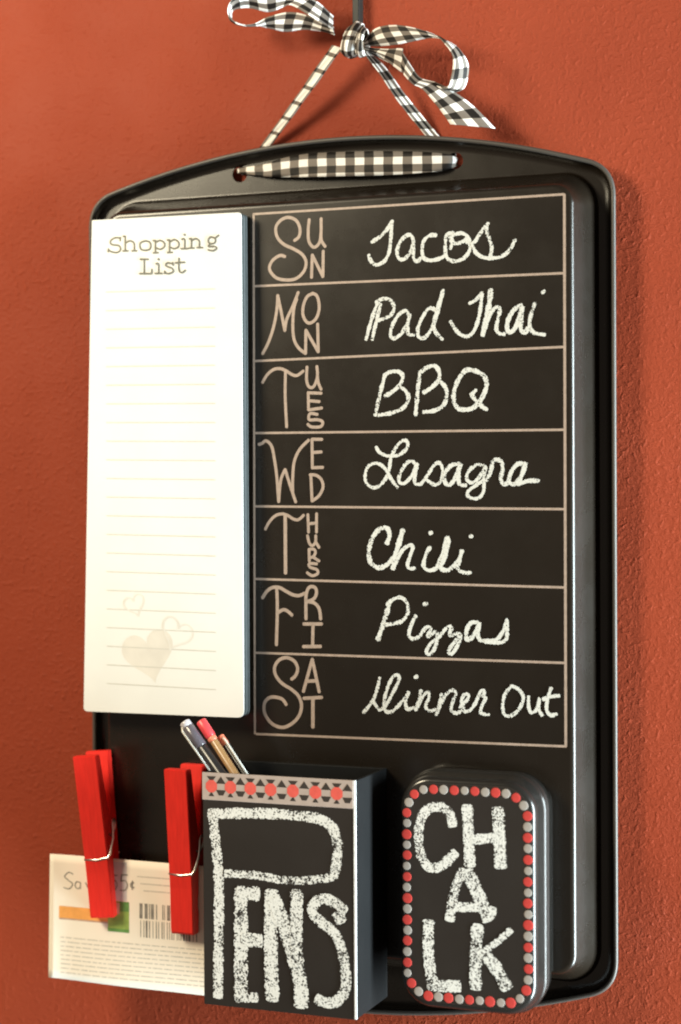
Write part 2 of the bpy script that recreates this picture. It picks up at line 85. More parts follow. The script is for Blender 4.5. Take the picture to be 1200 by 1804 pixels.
# ------------------------------------------------------------------ materials
def new_mat(name):
    mt = bpy.data.materials.new(name); mt.use_nodes = True
    nt = mt.node_tree
    return mt, nt, nt.nodes['Principled BSDF']
def N(nt, t, **k):
    n = nt.nodes.new(t)
    for a, b in k.items(): setattr(n, a, b)
    return n
def objco(nt, scale=1.0):
    return N(nt, 'ShaderNodeTexCoord').outputs['Object']
def noise(nt, co, scale, detail=3, rough=0.5):
    n = N(nt, 'ShaderNodeTexNoise'); n.inputs['Scale'].default_value = scale
    n.inputs['Detail'].default_value = detail; n.inputs['Roughness'].default_value = rough
    nt.links.new(co, n.inputs['Vector']); return n.outputs['Fac']
def ramp(nt, fac, stops):
    r = N(nt, 'ShaderNodeValToRGB'); e = r.color_ramp.elements
    while len(e) < len(stops): e.new(0.5)
    for i, (p, c) in enumerate(stops):
        e[i].position = p; e[i].color = (c[0], c[1], c[2], 1)
    nt.links.new(fac, r.inputs['Fac']); return r.outputs['Color']
def rampf(nt, fac, a, b, lo=0.0, hi=1.0):
    mr = N(nt, 'ShaderNodeMapRange'); mr.interpolation_type = 'SMOOTHSTEP'
    mr.inputs['From Min'].default_value = a; mr.inputs['From Max'].default_value = b
    mr.inputs['To Min'].default_value = lo; mr.inputs['To Max'].default_value = hi
    nt.links.new(fac, mr.inputs['Value']); return mr.outputs['Result']
def math_(nt, op, a, b=None):
    n = N(nt, 'ShaderNodeMath', operation=op)
    for i, v in enumerate((a, b)):
        if v is None: continue
        if isinstance(v, (int, float)): n.inputs[i].default_value = v
        else: nt.links.new(v, n.inputs[i])
    return n.outputs[0]
def bump(nt, bs, h, dist, strength=1.0):
    b = N(nt, 'ShaderNodeBump'); b.inputs['Distance'].default_value = dist; b.inputs['Strength'].default_value = strength
    nt.links.new(h, b.inputs['Height']); nt.links.new(b.outputs['Normal'], bs.inputs['Normal'])

def plain(name, col, rough=0.5, spec=0.5, var=0.06, nscale=400, coat=0.0, bumpd=0.0, stretch=0):
    mt, nt, bs = new_mat(name)
    co = objco(nt)
    if stretch:
        mp = N(nt, 'ShaderNodeMapping'); mp.inputs['Scale'].default_value = (1, 1, stretch); nt.links.new(co, mp.inputs[0]); co = mp.outputs[0]
    f = noise(nt, co, nscale, 3)
    c = ramp(nt, f, [(0.3, [x * (1 - var) for x in col]), (0.7, [min(1, x * (1 + var)) for x in col])])
    nt.links.new(c, bs.inputs['Base Color'])
    bs.inputs['Roughness'].default_value = rough
    bs.inputs['Specular IOR Level'].default_value = spec
    bs.inputs['Coat Weight'].default_value = coat
    if bumpd: bump(nt, bs, f, bumpd)
    return mt

# painted wall: brick red with an orange-peel roller texture
MWALL, nt, bs = new_mat('red_textured_paint')
co = objco(nt)
big = noise(nt, co, 9, 3); fine = noise(nt, co, 1300, 3, 0.7); mid = noise(nt, co, 560, 3, 0.65)
c = ramp(nt, big, [(0.3, (0.250, 0.0400, 0.0170)), (0.7, (0.290, 0.0490, 0.0208))])
nt.links.new(c, bs.inputs['Base Color'])
bs.inputs['Roughness'].default_value = 0.5; bs.inputs['Specular IOR Level'].default_value = 0.12
hh = math_(nt, 'ADD', math_(nt, 'MULTIPLY', mid, 0.45), math_(nt, 'MULTIPLY', fine, 0.42))
hh = math_(nt, 'ADD', hh, math_(nt, 'MULTIPLY', rampf(nt, noise(nt, co, 430, 1, 0.5), 0.50, 0.80), 0.30))
patch_ = rampf(nt, noise(nt, co, 22, 3), 0.3, 0.7, 0.55, 1.0)
bump(nt, bs, math_(nt, 'MULTIPLY', hh, patch_), 0.00105, 0.9)

def enamel(name, col, rough, speck):
    mt, nt, bs = new_mat(name)
    co = objco(nt); f = noise(nt, co, 900, 2); g = noise(nt, co, 14, 4)
    c = ramp(nt, g, [(0.3, [x * 0.85 for x in col]), (0.7, [x * 1.2 for x in col])])
    nt.links.new(c, bs.inputs['Base Color'])
    nt.links.new(rampf(nt, noise(nt, co, 38, 5, 0.6), 0.35, 0.7, rough * 0.95, rough * 1.12), bs.inputs['Roughness'])
    bs.inputs['Specular IOR Level'].default_value = 0.5
    bump(nt, bs, f, speck)
    return mt
MTRAY = enamel('black_nonstick_coating', (0.0090, 0.0062, 0.0040), 0.27, 0.000006)
MRIM = enamel('highlit_rim_coating', (0.055, 0.048, 0.042), 0.42, 0.00002)  # tray coating lightened: the rim's highlight is partly painted into the colour
MTIN = enamel('black_gloss_enamel', (0.012, 0.011, 0.010), 0.22, 0.00001)
MBOARD = enamel('chalkboard_paint', (0.0165, 0.0122, 0.0098), 0.6, 0.00003)
MBOARD.node_tree.nodes['Principled BSDF'].inputs['Specular IOR Level'].default_value = 0.28
MBOX = enamel('black_card', (0.007, 0.0072, 0.0078), 0.6, 0.00003)
MBOARD.node_tree.nodes['Principled BSDF'].inputs['Specular IOR Level'].default_value = 0.28
MBOX.node_tree.nodes['Principled BSDF'].inputs['Specular IOR Level'].default_value = 0.12
MINK = plain('copper_paint_pen', (0.33, 0.245, 0.195), 0.45, 0.5, 0.12, 700)
MPAPER = plain('white_paper', (0.72, 0.715, 0.69), 0.75, 0.3, 0.02, 60)
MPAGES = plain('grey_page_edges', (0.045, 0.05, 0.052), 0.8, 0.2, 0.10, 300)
MTITLE = plain('grey_print', (0.17, 0.16, 0.125), 0.8, 0.2)
MRULE = plain('pale_rule_print', (0.535, 0.515, 0.465), 0.8, 0.2)
MHEART = plain('cream_print', (0.675, 0.635, 0.575), 0.8, 0.2, 0.10, 60)
MHEART2 = plain('faint_cream_print', (0.68, 0.655, 0.61), 0.8, 0.2, 0.06, 60)
MCOUP = plain('coupon_paper', (0.86, 0.77, 0.655), 0.7, 0.3, 0.03, 40)
MCTEXT = plain('coupon_small_print', (0.60, 0.545, 0.47), 0.8, 0.2, 0.15, 900)
MCDARK = plain('coupon_dark_print', (0.25, 0.23, 0.20), 0.8, 0.2, 0.3, 300)
MORANGE = plain('orange_print', (0.80, 0.36, 0.10), 0.7, 0.2, 0.1, 200)
MGREEN = plain('green_print', (0.30, 0.42, 0.10), 0.7, 0.2, 0.2, 300)
MGREEN2 = plain('dark_green_print', (0.13, 0.28, 0.08), 0.7, 0.2, 0.2, 300)
MPINKP = plain('brown_print', (0.52, 0.34, 0.24), 0.7, 0.2, 0.2, 300)
MLILAC = plain('pale_lilac_print', (0.62, 0.58, 0.58), 0.7, 0.2, 0.05, 300)
MPIN = plain('red_painted_wood', (0.78, 0.026, 0.016), 0.42, 0.45, 0.08, 900, bumpd=0.00012, stretch=0.06)
MWIRE, nt, bs = new_mat('spring_steel'); bs.inputs['Metallic'].default_value = 1.0
bs.inputs['Base Color'].default_value = (0.75, 0.70, 0.64, 1); bs.inputs['Roughness'].default_value = 0.28
MDOTR = plain('red_dot_sticker', (0.46, 0.045, 0.038), 0.7, 0.2, 0.08, 500)
MDOTG = plain('silver_grey_dot_sticker', (0.31, 0.275, 0.25), 0.7, 0.2, 0.08, 500)
MTAPE = plain('taupe_tape', (0.37, 0.295, 0.26), 0.6, 0.4, 0.06, 300)
MTAPEK = plain('black_tape_print', (0.030, 0.022, 0.018), 0.6, 0.4)
MTAPER = plain('red_tape_print', (0.60, 0.085, 0.065), 0.6, 0.4, 0.08, 500)
MEDGE = plain('pale_edge_strip', (0.62, 0.62, 0.62), 0.5, 0.4, 0.15, 300)  # plain pale colour for the thin strip on the box's front corner
MHOOK = plain('black_iron', (0.012, 0.012, 0.011), 0.45, 0.35)
MPENK = plain('black_pen_barrel', (0.02, 0.02, 0.022), 0.3, 0.5)
MPENC = plain('translucent_grey_cap', (0.10, 0.09, 0.11), 0.25, 0.6)
MPENW = plain('white_cap_end', (0.45, 0.43, 0.47), 0.3, 0.5)
MPENR = plain('red_pen_end', (0.70, 0.06, 0.07), 0.35, 0.5)
MPENO = plain('coral_pen_end', (0.72, 0.22, 0.13), 0.4, 0.5)
MPENG = plain('gold_pen_barrel', (0.34, 0.20, 0.09), 0.32, 0.6)
MPENS = plain('silver_pen_band', (0.60, 0.58, 0.53), 0.25, 0.7)

def chalk(name, col, gscale, hole):
    """chalk dust: grains drop out, most of all towards the edges of the stroke"""
    mt, nt, bs = new_mat(name)
    co = objco(nt); uv = N(nt, 'ShaderNodeUVMap', uv_map='stroke')
    sp = N(nt, 'ShaderNodeSeparateXYZ'); nt.links.new(uv.outputs[0], sp.inputs[0])
    v = math_(nt, 'ABSOLUTE', math_(nt, 'SUBTRACT', math_(nt, 'MULTIPLY', sp.outputs[1], 2.0), 1.0))
    g = noise(nt, co, gscale, 2, 0.6); g2 = noise(nt, co, gscale * 0.35, 2, 0.6)
    gg = math_(nt, 'ADD', math_(nt, 'MULTIPLY', g, 0.68), math_(nt, 'MULTIPLY', g2, 0.32))
    edge = math_(nt, 'MULTIPLY', math_(nt, 'POWER', v, 7.0), 0.15)
    press = math_(nt, 'MULTIPLY', math_(nt, 'SUBTRACT', noise(nt, co, 85, 2), 0.5), 0.26)
    a = rampf(nt, math_(nt, 'ADD', math_(nt, 'SUBTRACT', gg, edge), press), hole - 0.05, hole + 0.05)
    nt.links.new(a, bs.inputs['Alpha'])
    c = ramp(nt, g, [(0.35, [x * 0.86 for x in col]), (0.65, col)])
    nt.links.new(c, bs.inputs['Base Color'])
    bs.inputs['Roughness'].default_value = 0.95; bs.inputs['Specular IOR Level'].default_value = 0.1
    return mt
MCHALK = chalk('white_chalk_fine', (0.61, 0.60, 0.56), 1700, 0.405)
MCHALKB = chalk('white_chalk_coarse', (0.68, 0.67, 0.64), 1450, 0.445)

# gingham ribbon (UV in millimetres)
MRIB, nt, bs = new_mat('black_white_gingham_ribbon')
uv = N(nt, 'ShaderNodeUVMap', uv_map='weave'); sp = N(nt, 'ShaderNodeSeparateXYZ'); nt.links.new(uv.outputs[0], sp.inputs[0])
def sq(o, per):
    f = math_(nt, 'FRACT', math_(nt, 'DIVIDE', o, per))
    d = math_(nt, 'ABSOLUTE', math_(nt, 'SUBTRACT', f, 0.5))
    return rampf(nt, d, 0.235, 0.265)
s = math_(nt, 'ADD', sq(sp.outputs[0], 8.6), sq(sp.outputs[1], 6.4))
c = ramp(nt, math_(nt, 'MULTIPLY', s, 0.5), [(0.0, (0.009, 0.007, 0.006)), (0.5, (0.17, 0.145, 0.125)), (1.0, (0.82, 0.80, 0.77))])
nt.links.new(c, bs.inputs['Base Color']); bs.inputs['Roughness'].default_value = 0.55
bs.inputs['Specular IOR Level'].default_value = 0.2
wv = noise(nt, sp.inputs[0].links[0].from_socket, 6.0, 1); bump(nt, bs, wv, 0.0001, 0.6)

# ------------------------------------------------------------------ helpers
def V(x, d, z):                       # millimetres: x right, d = distance out from the wall, z up
    return Vector((x * MM, -d * MM, z * MM))
def link(name, me, mat, parent=None, smooth=False):
    o = bpy.data.objects.new(name, me); COL.objects.link(o)
    mats = mat if isinstance(mat, (list, tuple)) else [mat]
    for mm in mats: me.materials.append(mm)
    if smooth:
        for p in me.polygons: p.use_smooth = True
    if parent: o.parent = parent
    return o
def mesh(verts, faces, name='mesh'):
    me = bpy.data.meshes.new(name); me.from_pydata([tuple(v) for v in verts], [], faces); me.update(); return me
def fixn(me):
    bm = bmesh.new(); bm.from_mesh(me); bmesh.ops.recalc_face_normals(bm, faces=bm.faces); bm.to_mesh(me); bm.free()
def thing(name, label, cat, group=None, loc=None):
    o = bpy.data.objects.new(name, None); COL.objects.link(o); o.empty_display_size = 0.01
    o['label'] = label; o['category'] = cat
    if group: o['group'] = group
    return o
def at_base(o, x, d, z):
    """put the Empty of a finished thing at its base without moving its parts"""
    p = V(x, d, z); o.location = p
    for ch in o.children: ch.matrix_parent_inverse = Matrix.Translation(-p)
def bevbox(x0, x1, d0, d1, z0, z1, b=0.3, seg=2):
    bm = bmesh.new(); bmesh.ops.create_cube(bm, size=1)
    for v in bm.verts:
        v.co = V((x0 + x1) / 2 + v.co.x * (x1 - x0), (d0 + d1) / 2 - v.co.y * (d1 - d0), (z0 + z1) / 2 + v.co.z * (z1 - z0))
    if b: bmesh.ops.bevel(bm, geom=list(bm.edges), offset=b * MM, segments=seg, affect='EDGES', profile=0.5)
    me = bpy.data.meshes.new('box'); bm.to_mesh(me); bm.free(); return me
def catmull(pts, step):
    if len(pts) == 2:
        (x0, y0), (x1, y1) = pts; L = math.hypot(x1 - x0, y1 - y0); n = max(2, int(L / step))
        return [(x0 + (x1 - x0) * i / n, y0 + (y1 - y0) * i / n) for i in range(n + 1)]
    out = []; P = [pts[0]] + list(pts) + [pts[-1]]
    for i in range(1, len(P) - 2):
        a, b, c, d = P[i - 1:i + 3]
        n = max(2, int(math.hypot(c[0] - b[0], c[1] - b[1]) / step))
        for k in range(n):
            t = k / n
            out.append(tuple(0.5 * (2 * b[j] + (c[j] - a[j]) * t + (2 * a[j] - 5 * b[j] + 4 * c[j] - d[j]) * t * t + (3 * b[j] - a[j] - 3 * c[j] + d[j]) * t ** 3) for j in (0, 1)))
    out.append(tuple(pts[-1])); return out
def strokes(strk, dep, lift=0.06, step=0.5, jit=0.0, wob=0.0, capk=0.35, wk=1.0):
    """pen or chalk strokes as thin strips lying on a face; dep = number or function of (x, z)"""
    vs_, fs, uvs = [], [], []; cnt = 0
    df = dep if callable(dep) else (lambda x, z: dep)
    for pts, wd in strk:
        wd *= wk
        q = catmull(pts, step); n = len(q)
        # lengthen by a round-ish cap at both ends
        def ext(a, b, k):
            L = math.hypot(a[0] - b[0], a[1] - b[1]) or 1
            return (a[0] + (a[0] - b[0]) / L * k, a[1] + (a[1] - b[1]) / L * k)
        q = [ext(q[0], q[1], wd * capk)] + q + [ext(q[-1], q[-2], wd * capk)]
        n = len(q); base = len(vs_); ph = random.random() * 9; dist = 0
        for i, (x, z) in enumerate(q):
            a = q[max(0, i - 1)]; b = q[min(n - 1, i + 1)]
            tx, tz = b[0] - a[0], b[1] - a[1]; L = math.hypot(tx, tz) or 1; tx /= L; tz /= L
            ww = wd * 0.5
            if i in (0, n - 1): ww *= 0.55
            ww *= 1 + wob * math.sin(ph + i * 0.55) + random.uniform(-jit, jit)
            l = lift + cnt * 0.0005; cnt += 1
            for s in (-1, 1):
                X, Z = x - tz * ww * s, z + tx * ww * s
                vs_.append(V(X, df(X, Z) + l, Z))
            uvs.append(i)
            if i: fs.append((base + 2 * i - 2, base + 2 * i, base + 2 * i + 1, base + 2 * i - 1))
    me = mesh(vs_, fs, 'strokes')
    uvl = me.uv_layers.new(name='stroke')
    for p in me.polygons:
        for li, vi in zip(p.loop_indices, p.vertices):
            uvl.data[li].uv = ((vi // 2) * 0.1, vi % 2)
    return me
def rrect(cx, cz, hw, hh, r, nc=12):
    out = []
    for sx, sz, a0 in ((1, 1, 0), (-1, 1, 90), (-1, -1, 180), (1, -1, 270)):
        for k in range(nc + 1):
            a = math.radians(a0 + 90 * k / nc)
            out.append((cx + sx * (hw - r) + r * math.cos(a), cz + sz * (hh - r) + r * math.sin(a)))
    return out
def ring_solid(rings, fill_first=False, fill_last=True):
    """rings: list of lists of (x, d, z) with equal counts"""
    n = len(rings[0]); vs_, fs = [], []
    for R in rings: vs_ += [V(*p) for p in R]
    for i in range(len(rings) - 1):
        for k in range(n):
            k2 = (k + 1) % n
            fs.append((i * n + k, i * n + k2, (i + 1) * n + k2, (i + 1) * n + k))
    if fill_first: fs.append(tuple(range(n))[::-1])
    if fill_last: fs.append(tuple((len(rings) - 1) * n + k for k in range(n)))
    me = mesh(vs_, fs); fixn(me); return me
def auto_smooth(o, deg=40):
    me = o.data
    for p in me.polygons: p.use_smooth = True
    bm = bmesh.new(); bm.from_mesh(me)
    for e in bm.edges:
        if len(e.link_faces) == 2 and e.calc_face_angle(0) > math.radians(deg): e.smooth = False
    bm.to_mesh(me); bm.free()
def tube(path, rad, seg=8, caps=True):
    vs_, fs = [], []
    P = [Vector(p) for p in path]; n = len(P); up = None
    for i, p in enumerate(P):
        t = (P[min(n - 1, i + 1)] - P[max(0, i - 1)]).normalized()
        if up is None:
            up = Vector((0, 0, 1)) if abs(t.z) < 0.9 else Vector((1, 0, 0))
        a = (up - t * up.dot(t)).normalized(); up = a; b = t.cross(a)
        r = rad[i] if isinstance(rad, (list, tuple)) else rad
        for k in range(seg):
            an = 2 * math.pi * k / seg
            vs_.append(p + (a * math.cos(an) + b * math.sin(an)) * r)
        if i:
            for k in range(seg):
                k2 = (k + 1) % seg
                fs.append(((i - 1) * seg + k, (i - 1) * seg + k2, i * seg + k2, i * seg + k))
    if caps: fs.append(tuple(range(seg))[::-1]); fs.append(tuple((n - 1) * seg + k for k in range(seg)))
    me = mesh(vs_, fs); fixn(me); return me

# ------------------------------------------------------------------ the wall
WALL_D = -2.3
bm = bmesh.new(); bmesh.ops.create_grid(bm, x_segments=4, y_segments=4, size=1.5)
for v in bm.verts: v.co = Vector((v.co.x, -WALL_D * MM, v.co.y))
me = bpy.data.meshes.new('wall'); bm.to_mesh(me); bm.free(); fixn(me)
wall = link('wall', me, MWALL); wall['kind'] = 'structure'; wall['label'] = 'brick red textured wall'

# ------------------------------------------------------------------ baking tray, hung bottom side out
CX, HW, ZC, HHT = -5.5, 119.0, -27.4, 185.6
PLAT = 19.0; FL = 2.0
def tray_outline(n_arc=44, n_side=30, n_c=10):
    """outer edge, counter-clockwise from lower right: straight sides, rounded corners, arched ends"""
    def half(sign):
        top = HHT
        arc = lambda dx: top - 0.0014 * dx * dx
        r = 12.0; xs = HW - 10.5
        za = arc(xs); slope = math.atan(0.0028 * xs)
        pts = []
        zc = za - 14.5
        # corner as a Bezier from side to arch
        p0 = (HW, zc); p3 = (xs, za); p1 = (HW, zc + 8.5); p2 = (xs + 6.2 * math.cos(slope), za - 6.2 * math.sin(slope))
        for k in range(n_c + 1):
            t = k / n_c; u = 1 - t
            pts.append(tuple(u ** 3 * p0[j] + 3 * u * u * t * p1[j] + 3 * u * t * t * p2[j] + t ** 3 * p3[j] for j in (0, 1)))
        for k in range(1, n_arc):
            dx = xs - 2 * xs * k / n_arc; pts.append((dx, arc(dx)))
        for k in range(n_c + 1):
            q = pts[n_c - k]; pts.append((-q[0], q[1]))
        return pts
    T = half(1); out = [(CX + x, ZC + z) for x, z in T]
    zc = T[0][1]
    for k in range(1, n_side): out.append((CX - HW, ZC + zc - 2 * zc * k / n_side))
    out += [(CX - x, ZC - z) for x, z in T]
    for k in range(1, n_side): out.append((CX + HW, ZC - zc + 2 * zc * k / n_side))
    return out
def inset(poly, o):
    n = len(poly); res = []
    for i in range(n):
        a, b, c = poly[i - 1], poly[i], poly[(i + 1) % n]
        tx, tz = c[0] - a[0], c[1] - a[1]; L = math.hypot(tx, tz)
        res.append((b[0] - tz / L * o, b[1] + tx / L * o))
    return res
outer = tray_outline()
vs_, fs, smooth_f = [], [], []
def add_ring(poly, d):
    b = len(vs_); vs_.extend(V(x, d, z) for x, z in poly); return b
def bridge(b0, b1, n, sm=True):
    for k in range(n):
        k2 = (k + 1) % n; fs.append((b0 + k, b0 + k2, b1 + k2, b1 + k)); smooth_f.append(sm)
n = len(outer); prev = None
for k in range(7):                                        # turned-up lip, a quarter round
    a = math.radians(90 * k / 6)
    b = add_ring(inset(outer, 4.2 * (1 - math.cos(a))), FL + 4.2 * (1 - math.sin(a)))
    if prev is not None: bridge(prev, b, n)
    prev = b
lip_in = inset(outer, 4.2); lip_b = prev
FHW, FHH, FR = 112.6, 165.9, 15.0
# wall of the pan: (offset inwards, distance out), rounded at foot and at the bottom edge
def fillet(p, c, q, r, k):
    a = Vector((p[0] - c[0], p[1] - c[1])).normalized(); b = Vector((q[0] - c[0], q[1] - c[1])).normalized()
    h = math.acos(max(-1, min(1, a.dot(b)))) / 2; t = r / math.tan(h); cc = Vector(c) + (a + b).normalized() * (r / math.sin(h))
    s0 = Vector(c) + a * t - cc; s1 = Vector(c) + b * t - cc; out = []
    tot = math.pi - 2 * h; sg = 1 if s0.x * s1.y - s0.y * s1.x > 0 else -1
    for i in range(k + 1):
        an = sg * tot * i / k; ca, sa = math.cos(an), math.sin(an)
        out.append((cc.x + s0.x * ca - s0.y * sa, cc.y + s0.x * sa + s0.y * ca))
    return out
A, B, C_, D_ = (-4, FL), (0.3, FL), (7.2, PLAT), (18, PLAT)
prof = fillet(A, B, C_, 1.3, 6) + fillet(B, C_, D_, 2.6, 9)
def pan_ring(off):
    return rrect(CX, ZC, FHW - off, FHH - off, max(4.0, FR - off), 14)
prev = None; n2 = 60; first_b = last_b = None
for off, d in prof:
    R = pan_ring(off); n2 = len(R); b = add_ring(R, d)
    if prev is not None: bridge(prev, b, n2)
    else: first_b = b; foot_poly = R
    prev = b
fs.append(tuple(prev + k for k in range(n2))); smooth_f.append(False)
# flat flange between lip and pan foot, with the two ribbon holes
HOLES = [(-53.2, 147.6, 3.6), (45.6, 146.6, 3.5)]
loops = [[Vector((x, z, 0)) for x, z in lip_in], [Vector((x, z, 0)) for x, z in foot_poly]]
idx = [lip_b + k for k in range(n)] + [first_b + k for k in range(n2)]
for hx, hz, hr in HOLES:
    L = [(hx + hr * math.cos(2 * math.pi * k / 28), hz + hr * math.sin(2 * math.pi * k / 28)) for k in range(28)]
    b = add_ring(L, FL); idx += [b + k for k in range(28)]; loops.append([Vector((x, z, 0)) for x, z in L])
me = mesh(vs_, fs, 'pan')
for p, s_ in zip(me.polygons, smooth_f): p.use_smooth = s_
bm = bmesh.new(); bm.from_mesh(me); bm.verts.ensure_lookup_table()
ed = []; pos = 0
for L in loops:
    k = len(L); ii = idx[pos:pos + k]; pos += k
    for a in range(k):
        e = bm.edges.get((bm.verts[ii[a]], bm.verts[ii[(a + 1) % k]])) or bm.edges.new((bm.verts[ii[a]], bm.verts[ii[(a + 1) % k]]))
        ed.append(e)
res = bmesh.ops.triangle_fill(bm, use_beauty=True, use_dissolve=False, edges=ed)
for g_ in res['geom']:
    if isinstance(g_, bmesh.types.BMFace):
        g_.smooth = False
for hx, hz, hr in HOLES:                                  # keep the holes open
    bad = [f_ for f_ in bm.faces if math.hypot(f_.calc_center_median().x / MM - hx, f_.calc_center_median().z / MM - hz) < hr * 0.95 and all(abs(math.hypot(v.co.x / MM - hx, v.co.z / MM - hz) - hr) < 0.05 for v in f_.verts)]
    bmesh.ops.delete(bm, geom=bad, context='FACES_ONLY')
bad = [f_ for f_ in bm.faces if not f_.smooth and abs(f_.calc_center_median().y / MM + FL) < 0.01 and all(abs(v.co.x / MM - CX) < FHW + 1.5 and abs(v.co.z / MM - ZC) < FHH + 1.5 for v in f_.verts) and abs(f_.calc_center_median().x / MM - CX) < FHW - 12 and abs(f_.calc_center_median().z / MM - ZC) < FHH - 12]
bmesh.ops.delete(bm, geom=bad, context='FACES_ONLY')
bmesh.ops.recalc_face_normals(bm, faces=bm.faces)
ref = max(bm.faces, key=lambda f_: f_.calc_area())
if ref.normal.y > 0: bmesh.ops.reverse_faces(bm, faces=bm.faces)
bm.to_mesh(me); bm.free()
tray = thing('baking_tray', 'large black baking tray hung on the red wall as a weekly menu board', 'tray')
pan = link('pan', me, MTRAY, tray)
md = pan.modifiers.new('thickness', 'SOLIDIFY'); md.thickness = 0.8 * MM; md.offset = -1
rim_path = [V(x, FL + 4.2, z) for x, z in inset(outer, -0.35)]
rp = rim_path + rim_path[:1]
auto_smooth(link('rolled_rim', tube(rp, 0.95 * MM, 12, False), MRIM, tray), 60)
# copper rules of the menu
GX0, GX1 = -39.3, 96.9
def gline(pts, wd=0.95):
    o = link('grid_line', strokes([(pts, wd)], PLAT, 0.05, 6.0, capk=0.2), MINK, tray); return o
for za, zb in ROWS: gline([(GX0, za), (GX1, zb)])
gline([(GX0 + 0.2, ROWS[0][0]), (GX0 - 0.6, ROWS[-1][0])]); gline([(GX1, ROWS[0][1]), (GX1 - 0.2, ROWS[-1][1])], 1.1)
for day in DAYS:
    o = link('day_lettering', strokes(DAYS[day], PLAT, 0.07, 0.5, wk=0.9), MINK, tray); o['label'] = 'copper coloured lettering reading ' + day
for wd in WORDS:
    o = link('chalk_writing', strokes(WORDS[wd], PLAT, 0.08, 0.5, 0.14, 0.12, 0.3, 0.87), MCHALK, tray); o['label'] = 'white chalk handwriting reading ' + wd
at_base(tray, CX, FL, ZC - HHT)

# ------------------------------------------------------------------ hook and ribbon
hook = thing('wall_hook', 'black iron hook bar on the wall holding the ribbon bow', 'hook')
link('bar', bevbox(0.2, 3.4, WALL_D, 3.0, 201, 262, 0.5), MHOOK, hook)
link('prong', tube([V(1.8, d, z) for d, z in ((0.5, 206), (1, 199), (4, 194.5), (8.5, 193), (12.5, 195), (14, 199))], 1.5 * MM, 10), MHOOK, hook, True)
link('back_plate', bevbox(-5.5, 9.0, WALL_D, WALL_D + 1.6, 250, 285, 0.4), MHOOK, hook)
at_base(hook, 1.8, WALL_D, 193)

def strip(stations, sub=8, across=5, belly=0.0, white=False, flat=False):
    """ribbon strip from pairs of edge points, smoothed along its length; UV in mm"""
    A = [Vector(s[0]) for s in stations]; B = [Vector(s[1]) for s in stations]
    def sm(P):
        Q = [P[0]] + P + [P[-1]]; out = []
        for i in range(1, len(Q) - 2):
            a, b, c, d = Q[i - 1:i + 3]
            for k in range(sub):
                t = k / sub
                out.append(0.5 * (2 * b + (c - a) * t + (2 * a - 5 * b + 4 * c - d) * t * t + (3 * b - a - 3 * c + d) * t ** 3))
        out.append(P[-1]); return out
    SA, SB = sm(A), sm(B); n = len(SA); vs_, fs, U = [], [], []; acc = 0; pm = None
    for i in range(n):
        mid = (SA[i] + SB[i]) / 2
        if pm is not None: acc += (mid - pm).length
        pm = mid
        t = (SA[min(n - 1, i + 1)] + SB[min(n - 1, i + 1)] - SA[max(0, i - 1)] - SB[max(0, i - 1)]).normalized()
        nrm = t.cross((SB[i] - SA[i])).normalized()
        fr = (acc / 8.6) % 1.0; fr = fr * 0.25 / 0.43 if fr < 0.43 else (1 - (1 - fr) * 0.25 / 0.43 if fr > 0.57 else 0.25 + (fr - 0.43) * 0.5 / 0.14)
        for k in range(across + 1):
            f = k / across; p = SA[i].lerp(SB[i], f) + nrm * belly * math.sin(math.pi * f) + nrm * 0.25 * math.sin(f * 9 + i * 0.35)
            vs_.append(V(*p)); U.append(((math.floor(acc / 8.6) + fr) * 8.6, (f - 0.5) * 5.0) if white else ((acc, 7.4 + (f - 0.5) * (SB[i] - SA[i]).length) if flat else (acc, 0.4 + f * 12.6)))
        if i:
            for k in range(across):
                a = (i - 1) * (across + 1) + k; fs.append((a, a + 1, a + across + 2, a + across + 1))
    me = mesh(vs_, fs, 'strip'); uvl = me.uv_layers.new(name='weave')
    for p in me.polygons:
        for li, vi in zip(p.loop_indices, p.vertices): uvl.data[li].uv = U[vi]
    return me
rib = thing('gingham_ribbon', 'black and white gingham ribbon threaded through the tray and tied in a bow', 'ribbon')
for nm, pn, bl in (('left_loop', 'bow_loop', 0.5), ('right_loop', 'bow_loop', 0.5), ('tail', 'ribbon_tail', 0.3), ('left_strap', 'hanging_strap', 0.2), ('right_strap', 'hanging_strap', 0.4), ('front_band', 'front_band', 0.12)):
    o = link(pn, strip(RIBBON[nm], 18 if nm == 'left_strap' else 8, 6, bl, nm == 'left_strap', nm == 'front_band'), MRIB, rib, True)
    md = o.modifiers.new('thickness', 'SOLIDIFY'); md.thickness = 0.25 * MM; md.offset = 0
# knot: two wraps of ribbon pulled tight
def wrap(cx, cd, cz, rx, rz, rd, wid, tilt, seed):
    st = []
    for k in range(15):
        a = 2 * math.pi * k / 14
        d = cd + rd * math.cos(a); z = cz + rz * math.sin(a)
        x = cx + math.sin(a + seed) * 0.8 + tilt * math.sin(a)
        pinch = 0.75 + 0.25 * math.cos(a + seed)
        st.append(((x - wid / 2 * pinch, d - 1.2, z + 0.6), (x + wid / 2 * pinch, d - 0.4, z - 0.4)))
    return strip(st, 5, 5, 1.1)
for args in ((4.0, 11.5, 199.0, 0, 6.0, 5.6, 6.5, 1.8, 0.4), (8.4, 12.5, 197.2, 0, 5.0, 5.2, 4.5, 1.2, 2.0)):
    o = link('knot', wrap(*args), MRIB, rib, True)
    md = o.modifiers.new('thickness', 'SOLIDIFY'); md.thickness = 0.3 * MM; md.offset = 0
at_base(rib, 5, 16, 193)

